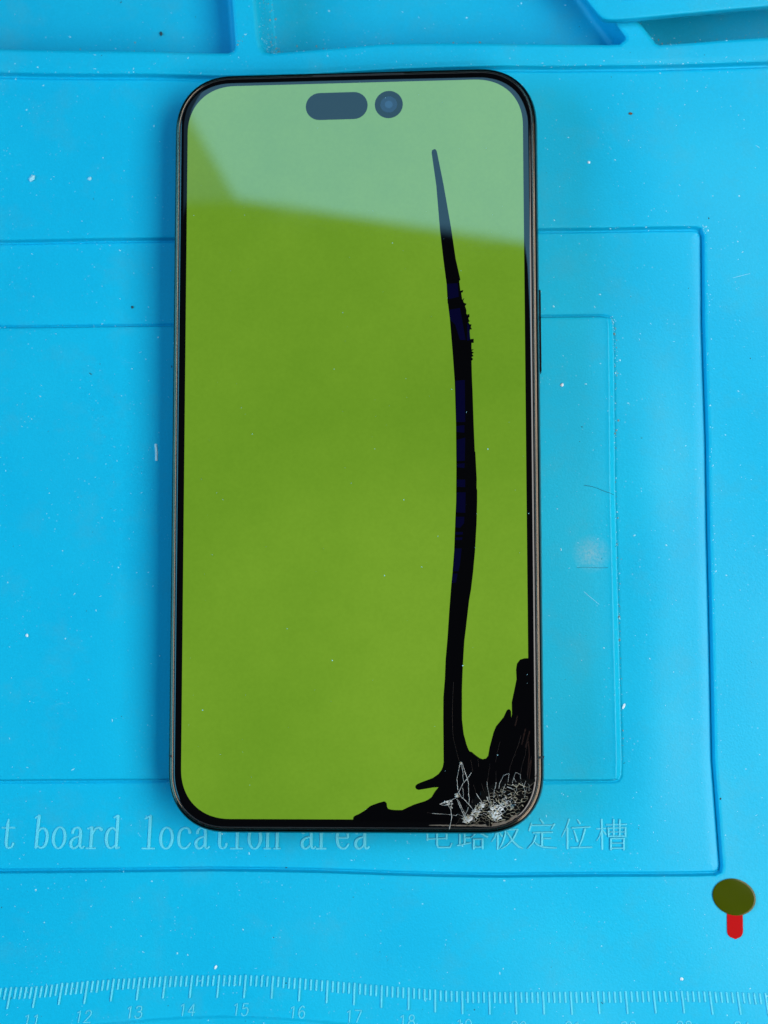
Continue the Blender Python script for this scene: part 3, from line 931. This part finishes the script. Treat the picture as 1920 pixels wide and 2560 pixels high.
# the fracture lines between the shards, broken and uneven
nets = {'M_FROST': [], 'M_FROST_GREY': [], 'M_FROST_DIM': []}
for (p, q) in web.values():
    L = math.hypot(q[0] - p[0], q[1] - p[1])
    if L < 5:
        continue
    mx, my = (p[0] + q[0]) / 2, (p[1] + q[1]) / 2
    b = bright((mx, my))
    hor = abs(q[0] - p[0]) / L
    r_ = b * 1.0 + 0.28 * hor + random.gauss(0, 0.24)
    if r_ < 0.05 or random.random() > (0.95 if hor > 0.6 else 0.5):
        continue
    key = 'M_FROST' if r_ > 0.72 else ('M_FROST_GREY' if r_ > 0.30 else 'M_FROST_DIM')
    wz = (3.6 + 5.0 * b) * random.lognormvariate(0.1, 0.5)
    jx, jy = random.gauss(0, 2), random.gauss(0, 1.5)
    pts = [(*p, wz * random.uniform(0.4, 1.2)), (*q, wz * random.uniform(0.3, 1.2))]
    nets[key].append([(*at(*D(t[:2]), ZS)[:2], t[2] / 5.53 * PXMM) for t in pts])
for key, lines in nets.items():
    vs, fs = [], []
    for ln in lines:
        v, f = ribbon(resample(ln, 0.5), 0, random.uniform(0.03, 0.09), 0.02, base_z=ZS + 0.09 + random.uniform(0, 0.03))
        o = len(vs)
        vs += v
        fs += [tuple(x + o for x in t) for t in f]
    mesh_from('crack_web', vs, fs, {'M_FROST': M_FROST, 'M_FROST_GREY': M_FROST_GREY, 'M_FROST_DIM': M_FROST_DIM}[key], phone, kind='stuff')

CR = [  # cracks traced in zoom pixels of the broken corner: width in zoom pixels, points
    (6, [(395, 310), (365, 430), (345, 540), (358, 690)], 1), (5, [(405, 320), (430, 460), (428, 520), (440, 570)], 1), (5, [(420, 330), (465, 470), (505, 590), (505, 700), (515, 830), (508, 885)], 1),
    (7, [(545, 450), (490, 530), (430, 600), (385, 690), (345, 760)], 1), (8, [(345, 745), (330, 800), (270, 830), (200, 850), (105, 890)], 1), (5, [(270, 830), (230, 880), (180, 905), (110, 890)], 1),
    (7, [(375, 735), (400, 780), (450, 825), (520, 900), (575, 970), (640, 1030)], 1), (6, [(345, 820), (390, 930), (440, 1040), (480, 1110)], 1), (5, [(362, 830), (420, 950), (470, 1060)], 1),
    (6, [(275, 840), (260, 960), (272, 1060), (265, 1120), (240, 1230)], 1), (4, [(262, 970), (225, 905), (190, 890)], 1), (4, [(0, 1015), (130, 1022), (240, 1030), (330, 1045), (352, 1025)], 1), (4, [(-60, 1003), (0, 1015)], 0),
    (4, [(352, 1025), (420, 1050), (470, 1110)], 1), (4, [(760, 575), (765, 640), (785, 740), (790, 780)], 1), (6, [(885, 590), (880, 640), (860, 700), (855, 800), (850, 900)], 1), (3.5, [(925, 670), (935, 600), (990, 490), (1065, 460), (1062, 500)], 1),
    (3.5, [(1110, 590), (1130, 520), (1155, 445), (1220, 475), (1230, 600)], 1), (5, [(1130, 520), (1160, 580)], 1), (4, [(610, 735), (645, 790), (685, 850)], 1), (4, [(500, 930), (490, 980), (450, 1040)], 1), (6, [(640, 880), (590, 950), (540, 1040)], 1),
    (8, [(790, 790), (820, 900), (850, 1010), (880, 1100)], 1), (8, [(760, 790), (800, 900), (840, 1000), (860, 1080)], 1), (4, [(700, 870), (760, 840), (790, 780)], 1), (4, [(425, 660), (435, 740), (430, 810)], 1), (3.5, [(1270, 640), (1300, 560)], 1),
    (3.5, [(1050, 580), (1062, 500)], 1), (2.5, [(560, 440), (552, 350), (535, 270)], 0), (2.5, [(635, 265), (645, 370)], 0), (2.5, [(800, 330), (785, 450), (765, 575)], 0), (2.5, [(685, 600), (710, 690), (742, 765)], 0), (2.5, [(885, 430), (885, 590)], 0),
    (2.5, [(1065, 460), (1080, 370), (1115, 270), (1190, 80), (1230, -60)], 0), (2.5, [(1220, 470), (1245, 350), (1290, 200), (1310, 80), (1330, -20)], 0), (2, [(880, 300), (900, 180), (940, 20)], 0), (2, [(1160, 200), (1120, 250)], 0),
    (2.5, [(575, 620), (610, 735)], 0), (2.5, [(1310, 560), (1335, 400), (1375, 230)], 0), (3, [(1400, 560), (1450, 470)], 0), (3, [(1330, 600), (1345, 640), (1340, 700)], 1), (4, [(1250, 600), (1290, 720), (1280, 800)], 1), (4, [(1160, 610), (1170, 690), (1130, 760)], 1),
    (4, [(1015, 610), (985, 680), (975, 760)], 1), (3, [(330, 1160), (300, 1220)], 0), (3, [(395, 1070), (340, 1160), (290, 1230)], 0), (2.2, [(375, 290), (340, 160), (300, 0), (285, -120), (281, -400), (290, -640), (300, -800)], 0)]
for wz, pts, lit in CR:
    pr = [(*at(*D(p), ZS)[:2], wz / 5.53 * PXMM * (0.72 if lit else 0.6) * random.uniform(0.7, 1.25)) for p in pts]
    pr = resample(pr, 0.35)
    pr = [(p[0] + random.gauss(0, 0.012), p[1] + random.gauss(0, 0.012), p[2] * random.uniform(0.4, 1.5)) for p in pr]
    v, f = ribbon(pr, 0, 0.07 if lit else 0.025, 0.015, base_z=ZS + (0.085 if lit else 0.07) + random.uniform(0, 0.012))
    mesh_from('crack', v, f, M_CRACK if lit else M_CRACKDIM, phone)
for pts in ([(1330, 20), (1345, 200), (1320, 480)], [(1290, -150), (1240, 60)], [(1350, -120), (1290, 100)], [(1370, 280), (1340, 560)], [(1180, -330), (1150, -200)]):
    pr = resample([(*at(*D(p), ZS)[:2], 0.16) for p in pts], 0.8)
    v, f = ribbon(pr, 0, 0.01, 0.05, base_z=ZS + 0.066)
    mesh_from('crack', v, f, M_RUST, phone)

# powdered glass grains at the impact
LEFT_CHIP = [(105, 890), (200, 842), (325, 795), (285, 960), (235, 905)]
for nm, cnt, mt_, big in (('glass_grit', 460, M_FROST, 1.0), ('glass_grit', 260, M_FROST_GREY, 1.3)):
    vs, fs = [], []
    for q in range(cnt):
        b = random.choice(BR[:5] + [BR[0], BR[1], BR[0], BR[1], BR[2], BR[5], (230, 880, 75), (400, 318, 14), (345, 765, 24)])
        sp = 0.45 if mt_ is M_FROST else 0.6
        p = (random.gauss(b[0], b[2] * sp), random.gauss(b[1], b[2] * sp))
        if not (in_poly(p, ZONE) or in_poly(p, LEFT_CHIP) or b[2] < 30):
            continue
        c = at(*D(p), ZS)
        r = (0.05 + random.expovariate(11)) * big
        r = min(r, 0.42)
        o = len(vs)
        a0 = random.uniform(0, 6.28)
        for i in range(3):
            vs.append((c[0] + r * math.cos(a0 + i * 2.1) * random.uniform(.4, 1.3), c[1] + r * math.sin(a0 + i * 2.1) * random.uniform(.3, 0.9), ZS + 0.1 + random.uniform(-0.02, 0.05)))
        vs.append((c[0] + random.gauss(0, r * .3), c[1] + random.gauss(0, r * .3), ZS + 0.1 + r * random.uniform(0.2, 0.7)))
        fs += [(o, o + 1, o + 3), (o + 1, o + 2, o + 3), (o + 2, o, o + 3)]
    mesh_from(nm, vs, fs, mt_, phone, kind='stuff')

# brown adhesive bared along the broken edge
rim = [p for p in rrect(1.75, 0, 24) if p[1] < -PHY + 9 and p[0] > 13]
rim.sort(key=lambda p: math.atan2(p[1] + PHY - 11.6, p[0] - (PHX - 11.6)))
rim = [(14.0, -(PHY - 1.75), 0)] + [p for p in rim if 14 < p[0] < 30.2]
pr = resample([(p[0], p[1], 0.55 * min(1, 0.25 + i * 0.4)) for i, p in enumerate(rim)], 0.5)
pr = [(p[0] + random.gauss(0, .03), p[1] + random.gauss(0, .03), p[2] * random.uniform(.7, 1.15)) for p in pr]
v, f = ribbon(pr, 0, 0.05, 0.05, base_z=ZS - 0.06)
mesh_from('exposed_adhesive', v, f, M_ADH, phone)

# ================================================================== loose things on the mat
sticker = empty('film_sticker', tuple(np.append(on_mat([(1836, 2260)])[0], 0) * MM))
tag(sticker, 'small olive round film sticker with a red pull tab lying on the mat', 'sticker')
sc = np.array(on_mat([(1836, 2260)])[0])
zt = float(hz([sc])[0]) + 0.12


def local(pts):
    return [(p[0] - sc[0], p[1] - sc[1]) for p in xy(pts, zt)]


def zq(q):
    return float(hz([(q[0] + sc[0], q[1] + sc[1])])[0]) + 0.12


ep = []
for i in range(44):
    t = 2 * math.pi * i / 44
    u, v_ = 55.5 * math.cos(t), 45.0 * math.sin(t)
    a = math.radians(20)
    ep.append((1835.5 + u * math.cos(a) - v_ * math.sin(a), 2242.5 + u * math.sin(a) + v_ * math.cos(a)))
disc_pts = local(ep)
k = len(disc_pts)
cxy = np.mean(disc_pts, axis=0)
vs, fs = [], []
for rr, zz in ((1.0, -0.12), (1.0, 0.055), (0.995, 0.065), (0.9, 0.068), (0.8, 0.07), (0.7, 0.07), (0.5, 0.07), (0.25, 0.07)):
    for p in disc_pts:
        q = cxy + (np.array(p) - cxy) * rr
        dd = max(0.0, (q[0] - cxy[0]) * 0.45 + (q[1] - cxy[1]) * 0.89 - 1.7)
        vs.append((q[0], q[1], zq(q) + zz + 0.06 - 0.03 * dd * dd + 0.025 * math.sin(q[1] * 1.3 + q[0] * 0.4 + 0.4) * rr))
for i in range(7):
    for j in range(k):
        fs.append((i * k + j, i * k + (j + 1) % k, (i + 1) * k + (j + 1) % k, (i + 1) * k + j))
fs.append(tuple(range(7 * k, 8 * k)))
mesh_from('round_film', vs, fs, M_OLIVE, sticker, smooth=True)
tab = [(1817, 2276), (1857, 2276), (1857, 2290), (1857.5, 2330), (1855, 2339), (1848, 2345.5), (1839, 2348), (1829, 2346), (1820.5, 2339), (1817.5, 2330)]
tl = local(tab)
rows = []
for i in range(13):                       # strip of cross rows, so that the tab can follow the mat
    t = i / 12
    yy = tl[0][1] + (tl[6][1] - tl[0][1]) * t
    left = [(tl[0][0], tl[0][1]), tl[9], tl[8], tl[7], tl[6]]
    right = [tl[1], tl[3], tl[4], tl[5], tl[6]]
    row = []
    for side_ in (left, right):
        for a, b in zip(side_[:-1], side_[1:]):
            if b[1] - 1e-6 <= yy <= a[1] + 1e-6:
                u = (a[1] - yy) / max(a[1] - b[1], 1e-6)
                row.append((a[0] + (b[0] - a[0]) * u, yy))
                break
        else:
            row.append((side_[0][0] if i < 3 else tl[6][0], yy))
    rows.append(row)
vs, fs = [], []
for row in rows:
    for q in row:
        vs.append((q[0], q[1], zq(q) + 0.03))
    for q in row:
        vs.append((q[0], q[1], zq(q) - 0.10))
for i in range(len(rows) - 1):
    a, b = i * 4, i * 4 + 4
    fs += [(a, b, b + 1, a + 1), (a, a + 2, b + 2, b), (a + 1, b + 1, b + 3, a + 3)]
fs.append((len(vs) - 4, len(vs) - 2, len(vs) - 1, len(vs) - 3))
mesh_from('pull_tab', vs, fs, M_RED, sticker)


def fiber(name, pts_px, wd, mt, label, cat, group=None):
    P = on_mat(pts_px)
    o = P[0][:2]
    pr = resample(sm([(p[0], p[1], wd) for p in P]), 0.4)
    v, f = ribbon(pr, 0.01, min(wd * 0.8, 0.08), wd * 0.15)
    zc = v[0][2]
    ob = mesh_from(name, [(a[0] - o[0], a[1] - o[1], a[2] - zc) for a in v], f, mt)
    ob.location = (o[0] * MM, o[1] * MM, zc * MM)
    tag(ob, label, cat, 'hairs and fibres lying on the mat')
    return ob


fiber('hair', [(1460, 1213), (1485, 1217), (1510, 1228), (1534, 1237)], 0.075, M_HAIR, 'dark hair on the raised panel right of the phone, ending at the panel edge', 'hair')
fiber('hair', [(1442, 1419), (1470, 1418), (1500, 1420), (1520, 1419)], 0.05, M_HAIR, 'thin straight dark hair under the grey smudge right of the phone', 'hair')
fiber('lint_fiber', [(389, 1112), (391, 1128), (391, 1150)], 0.40, M_LINT, 'white upright lint fibre on the blue mat just left of the phone', 'lint')
fiber('lint_fiber', [(1832, 695), (1850, 690), (1875, 684)], 0.05, M_DUST, 'thin pale scratch-like fibre at the far right of the recess', 'lint')
fiber('lint_fiber', [(1460, 1479), (1478, 1495), (1498, 1511)], 0.05, M_DUST, 'thin pale fibre below the grey smudge right of the phone', 'lint')


def crumb(name, px, py, r, mt, label, cat, sx=1.0, ang=0.0):
    c = np.array(on_mat([(px, py)])[0])
    me = bpy.data.meshes.new(name)
    bm = bmesh.new()
    bmesh.ops.create_icosphere(bm, subdivisions=2, radius=r * 0.8 * MM)
    for v in bm.verts:
        v.co *= random.uniform(0.75, 1.2)
        v.co.x *= sx
        v.co.z = max(v.co.z * 0.6, -0.3 * r * MM)
    bm.to_mesh(me)
    bm.free()
    o = link(name, me, mt)
    o.location = (c[0] * MM, c[1] * MM, (float(hz([c[:2]])[0]) + r * 0.25) * MM)
    o.rotation_euler.z = ang
    tag(o, label, cat, 'crumbs on the mat' if cat == 'crumb' else 'lint flakes on the mat')
    return o


crumb('crumb', 1576, 284, 0.32, M_BROWN, 'small brown crumb on the mat right of the phone near the top', 'crumb', 1.5)
crumb('crumb', 403, 85, 0.55, M_DARKDUST, 'dark green crumb lying in the upper left tray', 'crumb', 0.7, 0.4)
crumb('crumb', 331, 768, 0.33, M_DARKDUST, 'dark round crumb on the mat left of the phone above the raised panel', 'crumb')
crumb('lint_flake', 80, 446, 0.65, M_DUST, 'pale irregular lint flake at the left between the tray and the recess', 'lint', 1.5, 0.9)
crumb('lint_flake', 224, 447, 0.40, M_DUST, 'small pale lint flake nearer the upper left of the phone', 'lint', 1.2, 0.3)
crumb('lint_flake', 1472, 406, 0.34, M_LINT, 'round white speck right of the upper part of the phone', 'lint')
crumb('lint_flake', 1405, 963, 0.40, M_LINT, 'white speck on the raised panel just right of the side button', 'lint', 1.2, 0.9)
crumb('lint_flake', 68, 1589, 0.42, M_LINT, 'bright white speck at the far left of the raised panel', 'lint', 0.7, 0.4)
crumb('lint_flake', 1704, 2447, 0.36, M_LINT, 'white speck above the ruler left of the red tab', 'lint')
crumb('lint_flake', 1559, 1766, 0.34, M_LINT, 'pale speck in the groove beside the right edge of the raised panel', 'lint', 1.9, 1.1)
crumb('lint_flake', 539, 2418, 0.34, M_LINT, 'white speck just above the ruler ticks between 14 and 15', 'lint', 1.4, 0.9)

# fine dust: thousands of specks on the mat and the screen, too many to count
def dust(name, n, mt, label, dark=False, grooves=True, seed=3):
    r_ = np.random.default_rng(seed)
    pts = [(r_.uniform(-75, 84), r_.uniform(-112, 95)) for _ in range(n)]
    if grooves:
        for line, m_, sp in ((PANEL[7:13], 90, 0.35), (RECESS[6:13], 90, 0.5), (RIDGE[1:12], 90, 0.6), (TRAYS[1][0:9], 170, 1.3), (TRAYS[0][1:7], 40, 1.6), (TRAYS[2][0:6], 80, 1.2), (RECESS[3:6], 25, 0.4), (PANEL[1:4], 15, 0.6)):
            for _ in range(m_):
                i = r_.integers(0, len(line) - 1)
                t = r_.uniform()
                pts.append((line[i][0] + (line[i + 1][0] - line[i][0]) * t + abs(r_.normal(0, sp)) + .25, line[i][1] + (line[i + 1][1] - line[i][1]) * t + abs(r_.normal(0, sp))))
    P = np.array(pts)
    P = P[phone_sd(P[:, 0], P[:, 1]) > 0.4]
    Z = hz(P)
    vs, fs = [], []
    for (x, y), z in zip(P, Z):
        r = 0.04 + r_.exponential(0.04)
        r = min(r, 0.2)
        el = r_.uniform(0.5, 1.0) if r_.uniform() < .75 else r_.uniform(0.15, 0.4)
        a0 = r_.uniform(0, 6.28)
        o = len(vs)
        k = 5
        for i in range(k):
            a = i * 2 * math.pi / k
            u, v = r * math.cos(a) * r_.uniform(.7, 1.3) / math.sqrt(el), r * el * math.sin(a) * r_.uniform(.7, 1.3) / math.sqrt(el)
            vs.append((x + u * math.cos(a0) - v * math.sin(a0), y + u * math.sin(a0) + v * math.cos(a0), z + 0.01))
        vs.append((x, y, z + r * 0.6))
        fs += [(o + i, o + (i + 1) % k, o + k) for i in range(k)]
    o = mesh_from(name, vs, fs, mt, kind='stuff')
    tag(o, label, 'dust')
    return o


dust('dust', 1500, M_DUST, 'pale dust specks scattered over the blue mat and gathered along its grooves')
dust('grit', 170, M_DARKDUST, 'dark grit specks scattered thinly over the blue mat', grooves=False, seed=11)
r_ = np.random.default_rng(5)
vs, fs = [], []
for line, m_, sp in ((TRAYS[1][0:10], 150, 1.1), (TRAYS[2][1:6], 90, 0.9), (TRAYS[0][2:8], 40, 1.0), (PANEL[8:14], 60, 0.25)):
    for _ in range(m_):
        i = r_.integers(0, len(line) - 1)
        t = r_.uniform()
        x = line[i][0] + (line[i + 1][0] - line[i][0]) * t + (0.9 if line[0] != PANEL[8] else 0.45) + abs(r_.normal(0, sp))
        y = line[i][1] + (line[i + 1][1] - line[i][1]) * t + (1.6 + abs(r_.normal(0, sp)) if line[0] != PANEL[8] else 0)
        z = float(hz([(x, y)])[0])
        r = 0.05 + min(0.2, r_.exponential(0.07))
        o = len(vs)
        for k_ in range(5):
            a = k_ * 1.2566
            vs.append((x + r * math.cos(a) * r_.uniform(.5, 1.4), y + r * math.sin(a) * r_.uniform(.5, 1.4), z + 0.01))
        vs.append((x, y, z + r * 0.5))
        fs += [(o + k_, o + (k_ + 1) % 5, o + 5) for k_ in range(5)]
o = mesh_from('dirt', vs, fs, simple('tan_dirt', (0.22, 0.30, 0.27), rough=0.9), kind='stuff')
tag(o, 'greyish tan dirt gathered along the tray corners and the panel edge', 'dirt')
vs, fs = [], []
for _ in range(110):
    x, y = random.uniform(-33, 33), random.uniform(-71, 71)
    r = 0.03 + min(0.12, random.expovariate(28))
    o = len(vs)
    a0 = random.uniform(0, 6.3)
    el = random.uniform(0.3, 1)
    for i in range(4):
        a = i * math.pi / 2
        u, v = r * math.cos(a), r * el * math.sin(a)
        vs.append((x + u * math.cos(a0) - v * math.sin(a0), y + u * math.sin(a0) + v * math.cos(a0), ZS + 0.085))
    vs.append((x, y, ZS + 0.085 + r * .4))
    fs += [(o + i, o + (i + 1) % 4, o + 4) for i in range(4)]
o = mesh_from('screen_dust', vs, fs, M_DUST, kind='stuff')
tag(o, 'tiny pale dust specks lying on the phone screen', 'dust')
